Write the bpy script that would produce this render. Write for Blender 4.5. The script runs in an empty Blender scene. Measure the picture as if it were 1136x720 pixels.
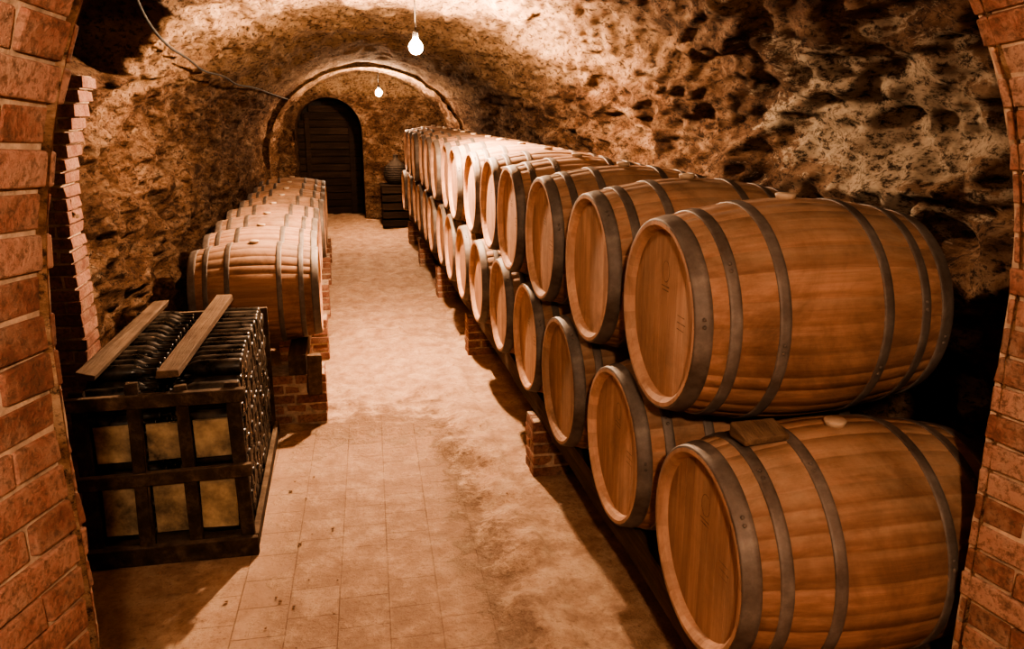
import bpy, math, random
from mathutils import Vector, Matrix, noise
random.seed(7)
R=random.uniform
sc=bpy.context.scene
sc.view_settings.view_transform='AgX'
try: sc.view_settings.look='AgX - High Contrast'
except Exception as e: print(e)
sc.view_settings.exposure=0.18

# ---------------- camera ----------------
cam=bpy.data.cameras.new('camera'); camo=bpy.data.objects.new('camera',cam)
sc.collection.objects.link(camo); sc.camera=camo
camo.location=(0,0,2.0); camo.rotation_euler=(math.radians(90-15.05),0,math.radians(-11.8))
cam.sensor_width=36; cam.lens=900/1136*36; cam.clip_start=0.02
w=bpy.data.worlds.new('world'); sc.world=w; w.use_nodes=True
w.node_tree.nodes['Background'].inputs[0].default_value=(0.9,0.6,0.35,1)
w.node_tree.nodes['Background'].inputs[1].default_value=0.004

# ---------------- material helpers ----------------
class M:
    def __init__(s,name):
        s.mat=bpy.data.materials.new(name); s.mat.use_nodes=True
        s.t=s.mat.node_tree; s.b=s.t.nodes['Principled BSDF']
    def n(s,typ,props=None,**inp):
        nd=s.t.nodes.new(typ)
        for k,v in (props or {}).items(): setattr(nd,k,v)
        for k,v in inp.items():
            key=int(k[1:]) if k[0]=='i' and k[1:].isdigit() else k.replace('_',' ')
            s.set(nd.inputs[key],v)
        return nd
    def set(s,sock,v):
        if isinstance(v,bpy.types.NodeSocket): s.t.links.new(v,sock)
        elif isinstance(v,bpy.types.Node): s.t.links.new(v.outputs[0],sock)
        else: sock.default_value=v
    def B(s,**inp):
        for k,v in inp.items(): s.set(s.b.inputs[k.replace('_',' ')],v)
    def pos(s,scale=(1,1,1),obj=False,off=None):
        if obj: src=s.n('ShaderNodeTexCoord').outputs['Object']
        else: src=s.n('ShaderNodeNewGeometry').outputs['Position']
        mp=s.n('ShaderNodeMapping',Vector=src); mp.inputs['Scale'].default_value=scale
        if off is not None: s.set(mp.inputs['Location'],off)
        return mp.outputs[0]
    def noise(s,vec,scale,detail=6,rough=.6,dist=0):
        return s.n('ShaderNodeTexNoise',Vector=vec,Scale=scale,Detail=detail,Roughness=rough,Distortion=dist).outputs[0]
    def ramp(s,fac,stops):
        r=s.n('ShaderNodeValToRGB',Fac=fac); e=r.color_ramp.elements
        while len(e)<len(stops): e.new(.5)
        for i,(p,c) in enumerate(stops):
            e[i].position=p; e[i].color=(c if isinstance(c,tuple) else (c,c,c))+(1,)
        return r.outputs[0]
    def mix(s,f,a,b,mode='MIX'):
        nd=s.t.nodes.new('ShaderNodeMix'); nd.data_type='RGBA'; nd.blend_type=mode
        s.set(nd.inputs[0],f)
        for k,v in ((6,a),(7,b)):
            if isinstance(v,tuple): v=v+(1,) if len(v)==3 else v
            s.set(nd.inputs[k],v)
        return nd.outputs[2]
    def math(s,op,a,b=0,c=0,clamp=False):
        nd=s.t.nodes.new('ShaderNodeMath'); nd.operation=op; nd.use_clamp=clamp
        s.set(nd.inputs[0],a); s.set(nd.inputs[1],b); s.set(nd.inputs[2],c)
        return nd.outputs[0]
    def rng(s,v,a,b,c=0,d=1):
        return s.n('ShaderNodeMapRange',{'interpolation_type':'SMOOTHSTEP'},Value=v,i1=a,i2=b,i3=c,i4=d).outputs[0]
    def bump(s,h,strength,dist,normal=None):
        nd=s.n('ShaderNodeBump',Height=h,Strength=strength,Distance=dist)
        if normal is not None: s.set(nd.inputs['Normal'],normal)
        return nd.outputs[0]
    def attr(s,name='tint'):
        return s.n('ShaderNodeAttribute',{'attribute_name':name}).outputs['Fac']

def wood_mat(name,cols,scale,tintamt=.35,rough=.6,bump=.25,rand=True,dirt=.5,obj=True,dust=0):
    m=M(name)
    off=None
    if rand:
        oi=m.n('ShaderNodeObjectInfo').outputs['Random']
        cb=m.n('ShaderNodeCombineXYZ',i0=m.math('MULTIPLY',oi,37.0),i1=m.math('MULTIPLY',oi,91.0),i2=m.math('MULTIPLY',oi,53.0))
        off=cb.outputs[0]
    v=m.pos(scale,obj,off); g=m.noise(v,1.0,6,.65,.15)
    col=m.ramp(g,[(.25,cols[0]),(.5,cols[1]),(.75,cols[2])])
    t=m.attr(); f=m.math('MULTIPLY_ADD',t,tintamt,1-tintamt/2)
    col=m.mix(1.0,col,m.n('ShaderNodeCombineColor',i0=f,i1=f,i2=f).outputs[0],'MULTIPLY')
    if rand:
        f2=m.math('MULTIPLY_ADD',oi,.3,.84)
        col=m.mix(1.0,col,m.n('ShaderNodeCombineColor',i0=f2,i1=m.math('MULTIPLY',f2,.99),i2=m.math('MULTIPLY',f2,.97)).outputs[0],'MULTIPLY')
    v2=m.pos((1,1,1),obj,off); dn=m.noise(v2,3.0,8,.72,.6)
    dm=m.ramp(dn,[(.42,0.0),(.72,1.0)])
    col=m.mix(m.math('MULTIPLY',dm,dirt),col,tuple(c*.4 for c in cols[0]))
    if dust:
        nz=m.n('ShaderNodeSeparateXYZ',Vector=m.n('ShaderNodeNewGeometry').outputs['Normal']).outputs[2]
        du=m.math('MULTIPLY',m.rng(nz,.2,.98),m.math('MULTIPLY',m.ramp(m.noise(v2,7,6,.7),[(.35,.2),(.65,1.0)]),dust))
        col=m.mix(du,col,(.50,.36,.25))
    fine=m.noise(v,4.0,4,.7)
    h=m.math('MULTIPLY_ADD',fine,.5,g)
    m.B(Base_Color=col,Roughness=rough,Normal=m.bump(h,bump,.01)); m.b.inputs['Specular IOR Level'].default_value=.25
    return m.mat

stave_mat=wood_mat('oak_staves',[(.205,.108,.068),(.295,.163,.106),(.375,.22,.15)],(2.2,60,60),.34,.72,.18,True,.85,True,.45)
head_mat=wood_mat('oak_head',[(.37,.215,.148),(.48,.295,.205),(.57,.375,.265)],(26,44,2.2),.28,.75,.18,True,.55)
old_wood=wood_mat('old_timber',[(.04,.024,.016),(.085,.052,.034),(.16,.105,.07)],(28,2,28),.5,.85,.7,True,.5)
old_wood_x=wood_mat('old_timber_cross',[(.02,.011,.007),(.036,.021,.013),(.06,.037,.024)],(2,28,28),.5,.9,.7,True,.5)
dark_wood=wood_mat('dark_crate_wood',[(.022,.014,.01),(.06,.039,.026),(.15,.105,.07)],(14,14,14),.5,.85,.7,True,.3,True,.3)
plank_wood=wood_mat('weathered_plank',[(.07,.043,.028),(.135,.085,.056),(.22,.15,.10)],(30,1.8,30),.4,.85,.6,True,.5,True,.2)

def metal():
    m=M('galvanised_hoop'); v=m.pos((1,1,1),True)
    n=m.noise(v,9,6,.7); n2=m.noise(v,60,3,.7)
    col=m.ramp(n,[(.3,(.08,.058,.046)),(.55,(.155,.127,.108)),(.75,(.25,.213,.187))])
    m.B(Base_Color=col,Metallic=.3,Roughness=m.math('MULTIPLY_ADD',n,.35,.45),Normal=m.bump(n2,.15,.004))
    return m.mat
hoop_mat=metal()
def simple(name,col,rough=.7,var=.4,scale=15,metallic=0,bump=.3,bd=.01):
    m=M(name); v=m.pos((1,1,1),False); n=m.noise(v,scale,6,.65)
    c=m.ramp(n,[(.3,tuple(x*(1-var) for x in col)),(.7,tuple(min(1,x*(1+var)) for x in col))])
    m.B(Base_Color=c,Roughness=rough,Metallic=metallic,Normal=m.bump(n,bump,bd)); return m.mat
bung_mat=simple('bung_silicone',(.44,.33,.24),.6,.15)
burn_mat=simple('burnt_mark',(.22,.135,.085),.8,.45,60)
mortar_mat=simple('mortar',(.38,.28,.205),.95,.5,18,bump=.8)
def bottlemat():
    m=M('dark_bottle_glass'); v=m.pos(); n=m.noise(v,9,6,.7)
    m.B(Base_Color=m.ramp(n,[(.45,(.014,.012,.009)),(.72,(.11,.08,.055))]),Roughness=m.ramp(n,[(.4,.22),(.65,.7)])); return m.mat
bottle_mat=bottlemat()
cable_mat=simple('black_cable',(.012,.010,.008),.85)
paper_mat=simple('old_cardboard',(.35,.265,.17),.9,.85,7,bump=.5)
dark_mat=simple('shadow_lining',(.02,.014,.01),.9)
basket_mat=simple('wicker',(.035,.024,.016),.8,.5,60,bump=.8)

def brickmat():
    m=M('red_brick'); t=m.attr(); v=m.pos()
    base=m.ramp(t,[(0,(.19,.075,.052)),(.35,(.28,.12,.084)),(.7,(.35,.17,.122)),(1,(.41,.245,.18))])
    n=m.noise(v,10,8,.72); n2=m.noise(v,60,5,.75)
    col=m.mix(m.ramp(n,[(.42,0.0),(.72,.75)]),base,(.37,.26,.19))
    col=m.mix(m.ramp(n,[(.3,.8),(.46,0.0)]),col,(.10,.05,.034))
    col=m.mix(m.ramp(n2,[(.38,.7),(.52,0.0)]),col,(.10,.055,.038))
    m.B(Base_Color=col,Roughness=.9,Normal=m.bump(n2,.6,.01,m.bump(n,.6,.015))); return m.mat
brick_mat=brickmat()

def rockmat():
    m=M('tuff_rock'); p=m.pos(); ps=m.pos((1,.5,1.6))
    big=m.noise(ps,1.5,6,.62,.4); mid=m.noise(ps,5,11,.78,.35); fine=m.noise(m.pos((1,.6,1.3)),26,8,.82,.2)
    col=m.ramp(mid,[(.38,(.06,.029,.016)),(.45,(.185,.098,.057)),(.52,(.335,.20,.127)),(.63,(.52,.36,.245))])
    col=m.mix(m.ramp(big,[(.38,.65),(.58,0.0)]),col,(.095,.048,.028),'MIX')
    sep=m.n('ShaderNodeSeparateXYZ',Vector=p)
    X,Y,Z=sep.outputs[0],sep.outputs[1],sep.outputs[2]
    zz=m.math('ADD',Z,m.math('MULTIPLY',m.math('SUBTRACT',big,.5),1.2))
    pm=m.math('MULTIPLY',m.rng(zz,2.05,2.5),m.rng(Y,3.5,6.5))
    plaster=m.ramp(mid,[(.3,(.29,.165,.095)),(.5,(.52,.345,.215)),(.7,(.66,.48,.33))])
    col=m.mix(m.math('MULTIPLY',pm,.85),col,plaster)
    def blob(cx,cy,cz,sx,sy,sz,r0,r1):
        dx=m.math('MULTIPLY',m.math('SUBTRACT',X,cx),sx); dy=m.math('MULTIPLY',m.math('SUBTRACT',Y,cy),sy); dz=m.math('MULTIPLY',m.math('SUBTRACT',Z,cz),sz)
        d=m.math('SQRT',m.math('ADD',m.math('MULTIPLY',dx,dx),m.math('ADD',m.math('MULTIPLY',dy,dy),m.math('MULTIPLY',dz,dz))))
        d=m.math('ADD',d,m.math('MULTIPLY',m.math('SUBTRACT',mid,.5),3.0))
        return m.rng(d,r0,r1)
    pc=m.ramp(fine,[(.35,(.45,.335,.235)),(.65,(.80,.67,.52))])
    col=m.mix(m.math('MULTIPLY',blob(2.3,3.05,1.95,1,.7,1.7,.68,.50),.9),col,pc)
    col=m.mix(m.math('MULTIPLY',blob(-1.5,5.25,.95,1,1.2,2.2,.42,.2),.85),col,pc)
    col=m.mix(m.ramp(fine,[(.41,.92),(.50,0.0)]),col,(.037,.019,.012))
    nb=m.bump(fine,1.0,.05,m.bump(mid,1.0,.2))
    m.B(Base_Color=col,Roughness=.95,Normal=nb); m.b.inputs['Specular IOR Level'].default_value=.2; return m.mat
rock_mat=rockmat()

def floormat():
    m=M('cellar_floor'); p=m.pos()
    sep=m.n('ShaderNodeSeparateXYZ',Vector=p); X,Y=sep.outputs[0],sep.outputs[1]
    big=m.noise(p,1.3,6,.6); mid=m.noise(p,6,9,.75); fine=m.noise(p,45,5,.7)
    dirt=m.ramp(mid,[(.36,(.36,.215,.138)),(.5,(.52,.34,.228)),(.64,(.66,.47,.33))])
    sw=m.n('ShaderNodeCombineXYZ',i0=m.math('MULTIPLY_ADD',X,.02,Y),i1=m.math('MULTIPLY_ADD',Y,-.035,X))
    br=m.n('ShaderNodeTexBrick',{'offset':.5},Vector=sw.outputs[0],Color1=(.38,.24,.158,1),Color2=(.44,.285,.192,1),Mortar=(.24,.14,.088,1),Scale=1.0)
    br.inputs['Mortar Size'].default_value=.003; br.inputs['Mortar Smooth'].default_value=.3
    br.inputs['Brick Width'].default_value=.205; br.inputs['Row Height'].default_value=.205
    tile=m.mix(m.ramp(mid,[(.37,.75),(.55,0.0)]),br.outputs[0],(.30,.18,.115))
    tile=m.mix(m.ramp(mid,[(.5,0.0),(.62,.85)]),tile,(.52,.355,.24))
    nz=m.math('MULTIPLY',m.math('SUBTRACT',mid,.5),.9)
    a=m.rng(m.math('ADD',X,nz),.66,.46); b=m.rng(m.math('ADD',X,nz),-.75,-.35)
    c=m.rng(m.math('ADD',Y,m.math('MULTIPLY',nz,3)),5.4,4.7)
    mask=m.math('MULTIPLY',m.math('MULTIPLY',a,b),c)
    col=m.mix(m.math('MULTIPLY',mask,m.ramp(big,[(.38,.35),(.52,1.0)])),dirt,tile)
    col=m.mix(m.ramp(big,[(.32,.25),(.55,0.0)]),col,(.28,.165,.105))
    col=m.mix(m.ramp(fine,[(.32,.55),(.46,0.0)]),col,(.20,.115,.07))
    h=m.mix(mask,m.math('ADD',m.math('MULTIPLY',mid,.65),m.math('MULTIPLY',fine,.12)),m.math('MULTIPLY_ADD',br.outputs[1],-.10,m.math('MULTIPLY',mid,.4)))
    m.B(Base_Color=col,Roughness=.72,Normal=m.bump(h,.9,.07)); return m.mat
floor_mat=floormat()

# ---------------- mesh builder ----------------
class MB:
    def __init__(s): s.v=[];s.f=[];s.m=[];s.t=[];s.sm=[]
    def box(s,c,size,mat=0,tint=.5,rot=None,jit=0):
        b=len(s.v); hx,hy,hz=[q/2 for q in size]
        for dx in(-1,1):
            for dy in(-1,1):
                for dz in(-1,1):
                    p=Vector((dx*hx+R(-jit,jit),dy*hy+R(-jit,jit),dz*hz+R(-jit,jit)))
                    if rot is not None: p=rot@p
                    s.v.append(p+Vector(c))
        for q in((0,1,3,2),(4,6,7,5),(0,4,5,1),(2,3,7,6),(0,2,6,4),(1,5,7,3)):
            s.f.append([b+i for i in q]);s.m.append(mat);s.t.append(tint);s.sm.append(False)
    def hexa(s,pts,mat=0,tint=.5):
        b=len(s.v); s.v+= [Vector(p) for p in pts]
        for q in((0,1,3,2),(4,6,7,5),(0,4,5,1),(2,3,7,6),(0,2,6,4),(1,5,7,3)):
            s.f.append([b+i for i in q]);s.m.append(mat);s.t.append(tint);s.sm.append(False)
    def lathe(s,prof,seg,mat=0,tint=.5,xf=None,close=False,caps=True,smooth=True):
        b=len(s.v)
        for (x,r) in prof:
            for k in range(seg):
                a=2*math.pi*k/seg; p=Vector((x,r*math.cos(a),r*math.sin(a)))
                s.v.append(xf@p if xf is not None else p)
        n=len(prof)
        for i in range(n if close else n-1):
            j=(i+1)%n
            for k in range(seg):
                l=(k+1)%seg
                s.f.append([b+i*seg+k,b+i*seg+l,b+j*seg+l,b+j*seg+k]);s.m.append(mat);s.t.append(tint);s.sm.append(smooth)
        if caps and not close:
            s.f.append([b+k for k in range(seg)][::-1]);s.f.append([b+(n-1)*seg+k for k in range(seg)])
            for _ in(0,1): s.m.append(mat);s.t.append(tint);s.sm.append(False)
    def grid(s,pts,nu,nv,mat=0,tint=.5,smooth=True):
        b=len(s.v); s.v+=pts
        for i in range(nu-1):
            for j in range(nv-1):
                s.f.append([b+i*nv+j,b+i*nv+j+1,b+(i+1)*nv+j+1,b+(i+1)*nv+j]);s.m.append(mat);s.t.append(tint);s.sm.append(smooth)
    def mesh(s,name,mats):
        me=bpy.data.meshes.new(name); me.from_pydata([tuple(v) for v in s.v],[],s.f)
        for q in mats: me.materials.append(q)
        me.polygons.foreach_set('material_index',s.m); me.polygons.foreach_set('use_smooth',s.sm)
        a=me.attributes.new('tint','FLOAT','FACE'); a.data.foreach_set('value',s.t)
        me.update(); return me
    def obj(s,name,mats,bevel=0,loc=(0,0,0),rot=(0,0,0),parent=None):
        o=bpy.data.objects.new(name,s.mesh(name,mats)); sc.collection.objects.link(o)
        o.location=loc;o.rotation_euler=rot
        if bevel:
            md=o.modifiers.new('bevel','BEVEL'); md.width=bevel; md.segments=2; md.limit_method='ANGLE'
        if parent: o.parent=parent
        return o
def empty(name,loc=(0,0,0)):
    e=bpy.data.objects.new(name,None); sc.collection.objects.link(e); e.location=loc; return e

# ---------------- barrels ----------------
L=.402; RB=.341; RE=.284
def br(x): return RB-(RB-RE)*(abs(x)/L)**1.9
def barrel_mesh(seed,mark):
    rs=random.Random(seed); b=MB()
    NS=30; rings=26
    cur=0; ws=[rs.uniform(.7,1.3) for _ in range(NS)]; tot=sum(ws)
    angs=[];st=[]
    for i in range(NS):
        w_=ws[i]/tot*2*math.pi; 
        for f_,d in((0,-.0025),(.05,0),(.5,.0004),(.95,0)):
            angs.append((cur+w_*f_,d)); st.append(i)
        cur+=w_
    tints=[rs.random() for _ in range(NS)]
    n=len(angs)
    xs=[-L+2*L*i/(rings-1) for i in range(rings)]
    prof=[(-L+.032,RE-.03,0),(-L+.012,RE-.026,0),(-L,RE-.014,0),(-L,RE-.002,1)]+[(x,br(x),1) for x in xs[1:-1]]+[(L,RE-.002,1),(L,RE-.014,0),(L-.012,RE-.026,0),(L-.032,RE-.03,0)]
    for (x,r,g) in prof:
        for (a,d) in angs:
            rr=r+d*g; b.v.append(Vector((x,rr*math.cos(a),rr*math.sin(a))))
    for i in range(len(prof)-1):
        for k in range(n):
            l=(k+1)%n
            b.f.append([i*n+k,(i+1)*n+k,(i+1)*n+l,i*n+l]);b.m.append(0 if 3<=i<len(prof)-4 else 1);b.t.append(tints[st[k]]);b.sm.append(3<=i<len(prof)-4)
    rh=RE-.0285
    for sgn in(-1,1):
        xh=sgn*(L-.03); 
        NP=9; e=[-rh+2*rh*i/NP for i in range(NP+1)]
        for i in range(1,NP): e[i]+=rs.uniform(-.008,.008)
        for i in range(NP):
            y0,y1=e[i]+.0010,e[i+1]-.0010; tt=rs.random()
            top=[];bot=[]
            for k in range(7):
                y=y0+(y1-y0)*k/6; z=math.sqrt(max(0,rh*rh-y*y)); top.append((y,z));bot.append((y,-z))
            ring=bot+top[::-1]; s0=len(b.v)
            for (y,z) in ring: b.v.append(Vector((xh,y,z)))
            for (y,z) in ring: b.v.append(Vector((xh-sgn*.012,y,z)))
            m_=len(ring); fl=list(range(s0,s0+m_))
            b.f.append(fl if sgn>0 else fl[::-1]);b.m.append(1);b.t.append(tt);b.sm.append(False)
            for k in range(m_):
                l=(k+1)%m_; b.f.append([s0+k,s0+l,s0+m_+l,s0+m_+k]);b.m.append(1);b.t.append(tt);b.sm.append(False)
        b.lathe([(xh-sgn*.012,rh),(xh-sgn*.02,rh)],48,3,.3)
    for sg in(-1,1):
        for (xc,wd) in((.377,.048),(.292,.033),(.158,.033)):
            xa,xb=sg*(xc-wd/2),sg*(xc+wd/2)
            if xa>xb: xa,xb=xb,xa
            pr=[(xa,br(xa)-.004),(xa,br(xa)+.0025),(xa+.002,br(xa+.002)+.0042)]
            pr+=[(xa+(xb-xa)*q,br(xa+(xb-xa)*q)+.0045) for q in(.3,.5,.7)]
            pr+=[(xb-.002,br(xb-.002)+.0042),(xb,br(xb)+.0025),(xb,br(xb)-.004)]
            b.lathe(pr,80,2,.5,caps=False)
            a=rs.uniform(1.9,3.6)
            for da in(-.035,.035):
                rr=br(sg*xc)+.0045
                T=Matrix.Rotation(a+da,4,'X')@Matrix.Translation((sg*xc,rr,0))@Matrix.Rotation(math.pi/2,4,'Z')
                b.lathe([(-.001,.006),(.002,.0055),(.0035,.003)],10,2,.5,xf=T)
    T=Matrix.Translation((0,0,RB-.004))@Matrix.Rotation(-math.pi/2,4,'Y')
    b.lathe([(0,.026),(.012,.03),(.017,.031),(.020,.028),(.0205,.004)],24,4,.5,xf=T)
    if mark:
        x=-(L-.03)-.0008
        def bar(y0,z0,y1,z1,w_):
            d=Vector((0,y1-y0,z1-z0)); l=d.length; d/=l; nrm=Vector((0,-d.z,d.y))*w_/2
            s0=len(b.v); A=Vector((x,y0,z0));Bq=Vector((x,y1,z1))
            b.v+=[A-nrm,Bq-nrm,Bq+nrm,A+nrm]; b.f.append([s0,s0+1,s0+2,s0+3]);b.m.append(5);b.t.append(.5);b.sm.append(False)
        cz=.13
        N=24
        for k in range(N):
            a0=2*math.pi*k/N;a1=2*math.pi*(k+1)/N
            bar(.026*math.cos(a0),cz+.032*math.sin(a0),.026*math.cos(a1),cz+.032*math.sin(a1),.003)
        for q in range(2): bar(-.03+.005*q,cz-.045-q*.012,.03-.005*q,cz-.045-q*.012,.004)
        for q in range(3): bar(-.15-.008*(q%2),.02-q*.02,-.10,.02-q*.02,.003)
    return b.mesh('wine_barrel',[stave_mat,head_mat,hoop_mat,dark_mat,bung_mat,burn_mat])
variants=[barrel_mesh(11,True),barrel_mesh(22,True),barrel_mesh(33,False),barrel_mesh(44,True)]
SP=.735; Y0=1.89; XF=.915
def put_barrel(x,y,z,flip,i,roll=None):
    o=bpy.data.objects.new('wine_barrel',variants[i%4]); sc.collection.objects.link(o)
    o.location=(x,y,z); r=R(-.12,.12) if roll is None else roll
    o.rotation_euler=(r,0,math.pi if flip else 0)
for i in range(15): put_barrel(XF+L+(R(-.02,.02) if i>1 else 0),Y0+SP*i,.8,False,i,0 if i<2 else None)
for i in range(14): put_barrel(XF+L+(R(-.025,.025) if i>1 else 0),Y0+SP*(i+.5)-.005,1.39,False,i+1,0 if i<2 else None)
for i in range(8): put_barrel(-.19-L+R(-.02,.02),5.52+.73*i,.8,True,i+2)

# ---------------- rails, piers ----------------
def brick_pier(name,x0,x1,y0,y1,z1):
    b=MB(); b.box(((x0+x1)/2,(y0+y1)/2,(z1-.03)/2),(x1-x0-.02,y1-y0-.02,z1+.02),1)
    h=.072; nz=max(1,round(z1/h)); h=z1/nz
    for k in range(nz):
        z=(k+.5)*h
        nx=max(1,round((x1-x0)/.13)) if k%2 else max(1,round((x1-x0)/.25))
        wx=(x1-x0)/nx
        ny=max(1,round((y1-y0)/.25)) if k%2 else max(1,round((y1-y0)/.13)); wy=(y1-y0)/ny
        for i in range(nx):
            for j in range(ny):
                b.box((x0+(i+.5)*wx+R(-.003,.003),y0+(j+.5)*wy+R(-.003,.003),z),(wx-.012,wy-.012,h-.012),0,random.random()*.45,jit=.004)
    return b.obj(name,[brick_mat,mortar_mat],.004)
def rail(name,x,y0,y1,z,wx,wz,mat):
    b=MB(); n=40; pts=[]
    for i in range(n):
        y=y0+(y1-y0)*i/(n-1); dx=.008*noise.noise(Vector((x*9,y*2,0))); dz=.006*noise.noise(Vector((x*9,y*2,5)))
        for (a,c) in((-1,-1),(1,-1),(1,1),(-1,1)):
            pts.append(Vector((x+dx+a*wx/2,y,z+ (dz if c<0 else 0)+c*wz/2)))
    b.v=pts
    for i in range(n-1):
        for k in range(4):
            l=(k+1)%4; b.f.append([i*4+k,i*4+l,(i+1)*4+l,(i+1)*4+k][::-1]);b.m.append(0);b.t.append(.5);b.sm.append(False)
    b.f+=[[0,1,2,3],[(n-1)*4+3,(n-1)*4+2,(n-1)*4+1,(n-1)*4]];b.m+=[0,0];b.t+=[.5,.5];b.sm+=[False]*2
    return b.obj(name,[mat])
rb=br(.21)
ztop=.8-rb-.003
for xx in(XF+.14,XF+2*L-.14): rail('timber_rail',xx,1.52,12.5,ztop-.065,.11,.13,old_wood)
for xx in(-.19-.14,-.19-2*L+.14): rail('timber_rail',xx,5.1,11.1,ztop-.065,.11,.13,old_wood)
for yy in(1.75,4.02,6.35,8.5,10.5,12.1):
    brick_pier('brick_pier',XF+.04,XF+.27,yy,yy+.2,ztop-.137)
    brick_pier('brick_pier',XF+2*L-.27,XF+2*L-.02,yy,yy+.2,ztop-.137)
for yy in(5.12,6.5,7.9,9.4,10.8):
    brick_pier('brick_pier',-.56,-.16,yy,yy+.26,ztop-.137)
    brick_pier('brick_pier',-1.0,-.75,yy,yy+.26,ztop-.137)
def chock(x,y,z,sx,sy,sz,rot=0):
    b=MB(); hx,hy=sx/2,sy/2
    b.hexa([(-hx,-hy,0),(-hx,-hy,sz*.45),(-hx,hy,0),(-hx,hy,sz),(hx,-hy,0),(hx,-hy,sz*.4),(hx,hy,0),(hx,hy,sz*.9)],0,.4)
    return b.obj('wooden_chock',[plank_wood],.006,(x,y,z),(0,0,rot))
chock(1.08,1.875,.8+br(.235)+.004,.14,.08,.045,.1)
for i in range(14):
    chock(XF+.14,Y0+SP*i+.235,ztop,.08,.08,.04,0)
b=MB(); b.box((0,0,.13),(.09,.06,.26),0,.8,jit=.008); b.obj('wood_stake',[plank_wood],.006,(-.235,5.05,.36-.13),(0,.05,.1))

# ---------------- cellar shell ----------------
N1,N2=56,190
def prof(cx,a,zs,bq,zb,n1=N1,n2=N2):
    out=[]
    for i in range(n1): out.append((cx-a,zb+(zs-zb)*i/n1,-1,0))
    for i in range(n2+1):
        t=math.pi*(1-i/n2); b_=bq if not isinstance(bq,tuple) else bq[1]+(bq[0]-bq[1])*(.5-.5*math.cos(t))
        nx,nz=math.cos(t)*b_,math.sin(t)*a; q=math.hypot(nx,nz)
        out.append((cx+a*math.cos(t),zs+b_*math.sin(t),nx/q,nz/q))
    for i in range(n1): out.append((cx+a,zs+(zb-zs)*(i+1)/n1,1,0))
    return out
def sstep(a,b,x):
    t=max(0,min(1,(x-a)/(b-a))); return t*t*(3-2*t)
def disp(p,amp=1):
    q=Vector((p.x,p.y*.6,p.z*1.3))
    r=abs(noise.noise(q*2.3+Vector((9,3,1)))); r2=abs(noise.noise(q*5.5+Vector((2,8,1))))
    d=.14*noise.noise(q*.9)+.12*noise.noise(q*2.6+Vector((5,5,5)))-.15*(.5-r)-.11*(.4-r2)+.06*noise.noise(q*13)
    return (d+.09)*amp
PT=prof(.35,1.9,1.5,1.35,-.05)
PTF=prof(.44,1.49,1.33,1.26,-.05)
NT=len(PT)
def niche(p):
    k=sstep(3.2,3.5,p.y)*(1-sstep(4.85,4.92,p.y))*(1-sstep(2.2,2.5,p.z)) if p.x<-.9 else 0
    k2=sstep(4.7,4.8,p.y)*(1-sstep(5.35,5.5,p.y))*sstep(2.12,2.2,p.z)*(1-sstep(2.5,2.6,p.z)) if p.x<-.9 else 0
    return .75*max(k,k2)
def tunnel(name,P,y0,y1,dy,amp,mats=[rock_mat],rng=None,Q=None):
    ny=int((y1-y0)/dy)+1; b=MB(); pts=[]; a_,b_=rng or (0,len(P))
    for i in range(ny):
        y=y0+(y1-y0)*i/(ny-1); tp=sstep(7.5,12.6,y) if Q else 0
        for k in range(a_,b_):
            x,z,nx,nz=P[k]
            if tp: x+=(Q[k][0]-x)*tp; z+=(Q[k][1]-z)*tp
            p=Vector((x,y,z)); c=amp*(1-.5*max(0,nz))*(1-.6*tp)
            d=disp(p,c)+(niche(p) if amp>.9 else 0)
            pts.append(p+Vector((nx,0,nz))*max(d,-.10))
    b.grid(pts,ny,b_-a_); return b.obj(name,mats)
c1=int(NT*.32);c2=int(NT*.68)
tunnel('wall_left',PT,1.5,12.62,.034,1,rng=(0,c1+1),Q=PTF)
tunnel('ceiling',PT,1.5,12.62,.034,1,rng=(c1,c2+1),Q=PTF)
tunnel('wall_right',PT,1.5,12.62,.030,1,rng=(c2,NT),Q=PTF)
P2=prof(.45,1.45,1.3,1.25,-.05)
tunnel('wall_far_passage',P2,12.6,15.05,.05,.6)
def ringwall(name,Pa,Pb,y,n,amp,ext=0,mats=[rock_mat]):
    b=MB();pts=[]
    for i in range(n):
        t=i/(n-1)
        for A,Bq in zip(Pa,Pb):
            x=A[0]+(Bq[0]+Bq[2]*ext-A[0])*t; z=A[1]+(Bq[1]+Bq[3]*ext-A[1])*t
            pts.append(Vector((x,y+ .5*disp(Vector((x,y,z)))*(1 if 0<t else .2)*amp,z)))
    b.grid(pts,n,len(Pa)); return b.obj(name,mats)
ringwall('wall_arch_far',P2,PTF,12.58,10,.6,.3)
AC,AA,AZ,AB=.47,.97,1.56,(1.28,1.03)
PA=prof(AC,AA,AZ,AB,-.05)
ringwall('wall_front',PA,PT,1.47,12,.3,.3)
PD=prof(-.16,.58,1.57,.58,-.05)
ringwall('wall_end',PD,P2,15.0,24,1,.25)
b=MB();pts=[]
for i in range(12):
    for (x,z,nx,nz) in PD: pts.append(Vector((x,15.0+i*.1+.02*noise.noise(Vector((x*6,i,z*6))),z)))
b.grid(pts,12,NT); b.obj('trim_door_reveal',[rock_mat])
door=empty('door_1',(-.16,16.05,0))
z=0.0;k=0
while z<2.13:
    h=.135; wd=.58 if z+h<1.57 else math.sqrt(max(.01,.336-(z+h-1.57)**2))
    bb=MB(); bb.box((0,0,z+h/2),(wd*2,.04,h-.012),0,random.random(),jit=.002); o=bb.obj('board_%d'%k,[old_wood_x],.004,parent=door); z+=h;k+=1
for xx in(-.4,.4):
    bb=MB(); bb.box((xx,-.04,.95),(.09,.035,1.85),0,.4,jit=.002); bb.obj('ledge_%d'%(1 if xx<0 else 2),[old_wood_x],.004,parent=door)
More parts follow.
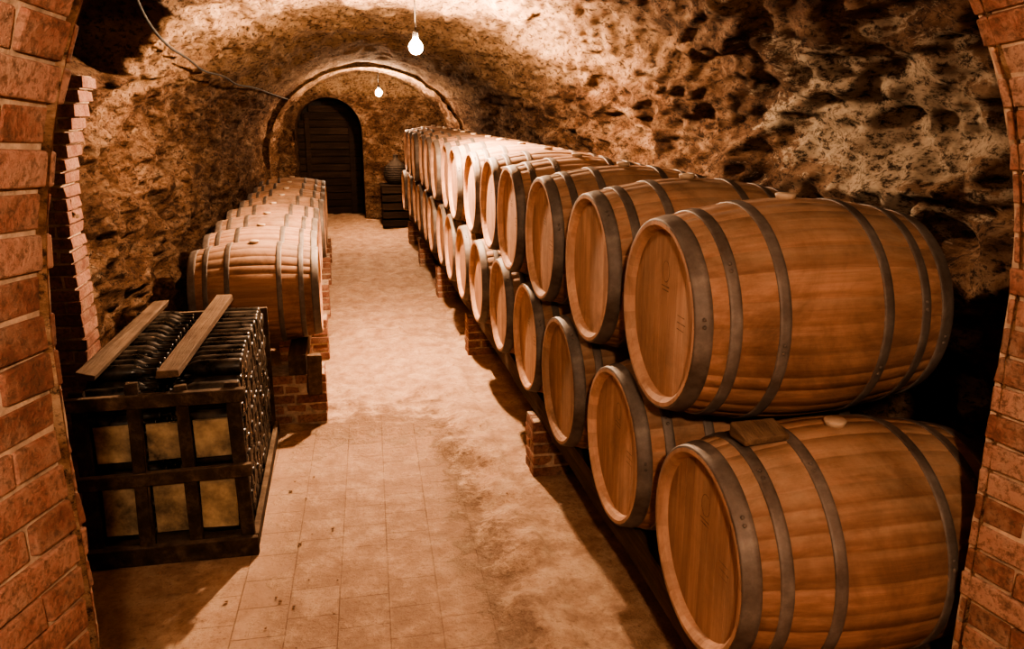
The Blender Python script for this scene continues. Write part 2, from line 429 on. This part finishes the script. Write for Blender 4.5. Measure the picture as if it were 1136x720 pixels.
bb=MB(); bb.box((0,.06,1.1),(1.4,.03,2.4),0); bb.obj('backing',[dark_mat],parent=door)

# floor
b=MB();pts=[];x0,x1,y0,y1=-2.6,2.9,-1.6,16.4
nx,ny=160,520
for i in range(ny):
    y=y0+(y1-y0)*i/(ny-1)
    for j in range(nx):
        x=x0+(x1-x0)*j/(nx-1); q=Vector((x,y,0))
        tile=(1-sstep(.5,.62,x+.25*noise.noise(q*3)))*(1-sstep(4.9,5.3,y))
        rough=.04*noise.noise(q*1.7)+.03*noise.noise(q*5)+.018*noise.noise(q*12)
        z=rough*(1-.93*tile)
        z+=(.03*sstep(.6,.7,x+.25*noise.noise(q*3)))*(1-sstep(6,7,y))
        if x>.85 or x<-.1: z=min(z,.008)
        pts.append(Vector((x,y,z)))
b.grid(pts,ny,nx); 
b.f=[f[::-1] for f in b.f]
b.obj('floor',[floor_mat])
# loose crumbs of earth on the tiles
b=MB()
for k in range(40):
    x,y=(R(-.75,-.1),R(2.7,4.4)) if k<20 else (R(.45,.8),R(2.4,7.5))
    if k<20 and x<-.42 and y>3.45: x+=.35
    r=R(.003,.008)
    b.box((x,y,.004+r*.7+(.015 if k>=20 else 0)),(r*2,r*1.7,r*1.4),0,random.random(),jit=r*.35)
b.obj('earth_crumbs',[floor_mat],.002)

# front brick arch (splayed passage)
def arch_bricks():
    b=MB(); cx,a,zs=AC,AA,AZ
    S=[0];
    for i in range(1,len(PA)): S.append(S[-1]+math.hypot(PA[i][0]-PA[i-1][0],PA[i][1]-PA[i-1][1]))
    tot=S[-1]; nc=int(tot/.068); ch=tot/nc
    import bisect
    def P(s,t,out):
        s=max(0,min(tot-1e-6,s)); i=bisect.bisect_right(S,s)-1; f=(s-S[i])/(S[i+1]-S[i])
        A,Bq=PA[i],PA[i+1]; x,z,nx,nz=[A[k]+(Bq[k]-A[k])*f for k in range(4)]
        k=.36 if nx<0 else .36+(.18-.36)*nx
        o=min(t,1.0)*k+out
        return Vector((x+nx*o,1.5-t,z+nz*o))
    pts=[];n=140
    for i in range(25):
        for j in range(n+1): pts.append(P(tot*j/n,i*.1,.006+.005*noise.noise(Vector((i*.7,j*.8,0)))))
    b.grid(pts,25,n+1,1)
    T=2.4
    for c in range(nc):
        s0,s1=c*ch+.0045,(c+1)*ch-.0045; t=-(.12 if c%2 else 0)
        while t<T:
            ln=.25+R(-.01,.01); ta,tb=max(t,0)+.004,min(t+ln,T)-.004
            if tb-ta>.03:
                j=R(-.006,.004)
                pts=[]
                for s in(s0,s1):
                    for tt in(ta,tb):
                        for oo in(j,.09): pts.append(P(s+R(-.003,.003),tt+R(-.004,.004),oo+(R(-.003,.003) if oo<.05 else 0)))
                b.hexa(pts,0,random.random())
            t+=ln
    return b.obj('wall_brick_archway',[brick_mat,mortar_mat],.004)
arch_bricks()
# brick jamb of the side niche on the left
b=MB(); h=.072
for k in range(30):
    z=(k+.5)*h; off=.0 if z<1.5 else .35*(z-1.5)**1.6
    x=-2.15+off; xe=-1.47+off
    while x<xe-.02:
        ww=min(.24 if k%2 else .12,xe-x); b.box((x+ww/2,4.99,z),(ww-.01,.26,h-.012),0,random.random()*.7,jit=.006); x+=ww
    b.box(((-2.15-1.49)/2+off,4.99,z),(.65,.25,h+.002),1)
b.obj('trim_niche_jamb',[brick_mat,mortar_mat],.004)

# ---------------- bottle crate ----------------
crate=empty('bottle_crate',(-.83,4.28,0))
CW,CD,CH=.70,1.44,.82
def cb(name,c,s,mat=dark_wood,tint=.5,rot=None,jit=.003,bev=.004):
    bb=MB(); bb.box((0,0,0),s,0,tint,jit=jit); o=bb.obj(name,[mat],bev,c,rot or (0,0,0),parent=crate); return o
yf=-CD/2; 
for i,xx in enumerate((-CW/2+.03,-.10,.10,CW/2-.03)):
    cb('front_slat_%d'%i,(xx,yf,CH/2+.01),(.06 if i in(0,3) else .055,.03,CH),rot=(0,R(-.02,.02),0),tint=.9)
cb('front_slat_4',(-.10,yf-.022,CH/2+.05),(.05,.025,CH*.98),rot=(0,.03,0),tint=1)
for i,zz in enumerate((.045,.42,.78)): cb('front_rail_%d'%i,(0,yf-.032,zz),(CW+.04,.035,.06 if i else .09),rot=(0,R(-.012,.012),0),tint=1)
for i,zz in enumerate((.045,.78)): cb('back_rail_%d'%i,(0,-yf,zz),(CW,.035,.07))
for i,xx in enumerate((-CW/2+.03,CW/2-.03)): cb('back_post_%d'%i,(xx,-yf,CH/2),(.06,.05,CH))
for s_ in(-1,1):
    n_=('left','right')[s_>0]
    cb('%s_rail_0'%n_,(s_*(CW/2+.005),0,.045),(.03,CD,.07))
cb('base',(0,0,.05),(CW-.04,CD-.05,.03))
k=0
for (xa,xb) in((-CW/2+.065,-.13),(-.07,.07),(.13,CW/2-.065)):
    for (za,zb) in((.10,.39),(.455,.67)):
        cb('label_panel_%d'%k,((xa+xb)/2,yf+.035,(za+zb)/2),(xb-xa+.0,.015,zb-za-.04),paper_mat,.5,rot=(0,R(-.03,.03),0)); k+=1
bt=MB()
bp=[(0,.006),(-.004,.026),(0,.036),(.008,.0375),(.19,.0375),(.215,.03),(.235,.017),(.25,.0145),(.29,.0145),(.291,.016),(.30,.016),(.301,.010)]
dz=.0665;rowi=0;z=.105
while z<.88:
    n=17 if rowi%2==0 else 16; 
    if z>.80: n-=2
    ys=[(j-(n-1)/2)*.078 for j in range(n)]
    for y in ys:
        for s_ in(-1,1):
            jx=R(-.006,.006)
            if s_>0: T=Matrix.Translation((CW/2-.02+jx,y,z))@Matrix.Rotation(math.pi+R(-.03,.03),4,'Z')
            else:
                T=Matrix.Translation((-CW/2+.02+jx,y,z))@Matrix.Rotation(R(-.03,.03),4,'Z')
            bt.lathe(bp,14,0,.5,xf=T)
    z+=dz;rowi+=1
bt.obj('bottles',[bottle_mat],parent=crate)
ztop2=z-dz+.0375
cb('top_plank_1',(-.25,-.06,ztop2+.022),(.085,1.35,.03),plank_wood,.3,rot=(0.0,.06,-.03),jit=.008)
cb('top_plank_2',(.09,-.04,ztop2+.024),(.085,1.40,.03),plank_wood,.5,rot=(0.012,-.04,-.05),jit=.008)

# ---------------- lamps ----------------
def lamp(x,y,z,ztop,power,r=.05):
    e=empty('pendant_bulb',(x,y,z))
    m=M('bulb_glass_lit'); m.b.inputs['Base Color'].default_value=(1,.9,.7,1)
    m.b.inputs['Emission Color'].default_value=(1,.695,.46,1)
    m.b.inputs['Emission Strength'].default_value=power/(math.pi*4*math.pi*r*r)
    b=MB(); T=Matrix.Rotation(math.pi/2,4,'Y')
    pr=[]
    for k in range(9):
        a=math.pi*k/8*.83; pr.append((r*math.cos(a),max(.0008,r*math.sin(a))))
    pr.append((-r*1.1,r*.42))
    b.lathe(pr,16,0,xf=T); b.obj('bulb',[m.mat],parent=e)
    b=MB(); b.lathe([(-r*2.2,r*.3),(-r*2.0,r*.42),(-r*1.2,r*.42),(-r*1.0,r*.38)],16,0,xf=T); b.obj('socket',[cable_mat],parent=e)
    b=MB(); b.lathe([(-(ztop-z),.0035),(-r*2.1,.0035)],8,0,xf=T); b.obj('cord',[cable_mat],parent=e)
lamp(.58,6.15,2.41,2.95,600)
lamp(.64,13.0,2.20,2.65,260)
lamp(.05,-.6,2.5,3.1,230)
lamp(.0,2.75,2.62,2.95,22)  # unseen bulb, added above frame to light crate top and barrel heads

def curve(name,pts,rad,mat):
    cu=bpy.data.curves.new(name,'CURVE'); cu.dimensions='3D'; cu.bevel_depth=rad; cu.bevel_resolution=2
    sp=cu.splines.new('NURBS'); sp.points.add(len(pts)-1)
    for q,p in zip(sp.points,pts): q.co=(*p,1)
    sp.use_endpoint_u=True; sp.order_u=3
    o=bpy.data.objects.new(name,cu); sc.collection.objects.link(o); cu.materials.append(mat)
curve('electric_cable',[(-.7,3.2,2.55),(-.93,4.5,2.48),(-1.0,5.5,2.36),(-1.02,6.5,2.33),(-1.04,7.2,2.27),(-.98,8,2.27),(-.96,8.8,2.20),(-.89,9.7,2.21),(-.80,11,2.15),(-.68,12.5,2.10)],.008,cable_mat)

# ---------------- far end objects ----------------
st=empty('slatted_box',(.95,14.1,0))
for k,zz in enumerate((.08,.22,.36,.5,.64)):
    for s_,nm in((-1,'front'),(1,'back')):
        bb=MB(); bb.box((0,s_*.22,zz),(.56,.02,.11),0,random.random()*.3,jit=.003); bb.obj('%s_board_%d'%(nm,k),[old_wood_x],.003,parent=st)
    for s_,nm in((-1,'left'),(1,'right')):
        bb=MB(); bb.box((s_*.27,0,zz),(.02,.42,.11),0,random.random()*.3,jit=.003); bb.obj('%s_board_%d'%(nm,k),[old_wood_x],.003,parent=st)
bb=MB(); bb.box((0,0,.71),(.6,.48,.025),0,.5); bb.obj('lid',[old_wood_x],.003,parent=st)
b=MB(); T=Matrix.Rotation(-math.pi/2,4,'Y')
b.lathe([(0,.12),(.02,.15),(.10,.2),(.2,.205),(.30,.17),(.37,.09),(.41,.045),(.47,.04),(.48,.055),(.49,.03)],28,0,xf=T)
for k in range(9):
    zz=.03+k*.035; r_=[.155,.18,.198,.205,.209,.209,.203,.19,.165][k]
    b.lathe([(zz-.008,r_-.004),(zz,r_+.009),(zz+.008,r_-.004)],28,0,xf=T,caps=False)
b.obj('wicker_demijohn',[basket_mat],loc=(.93,14.1,.725))
print('done')
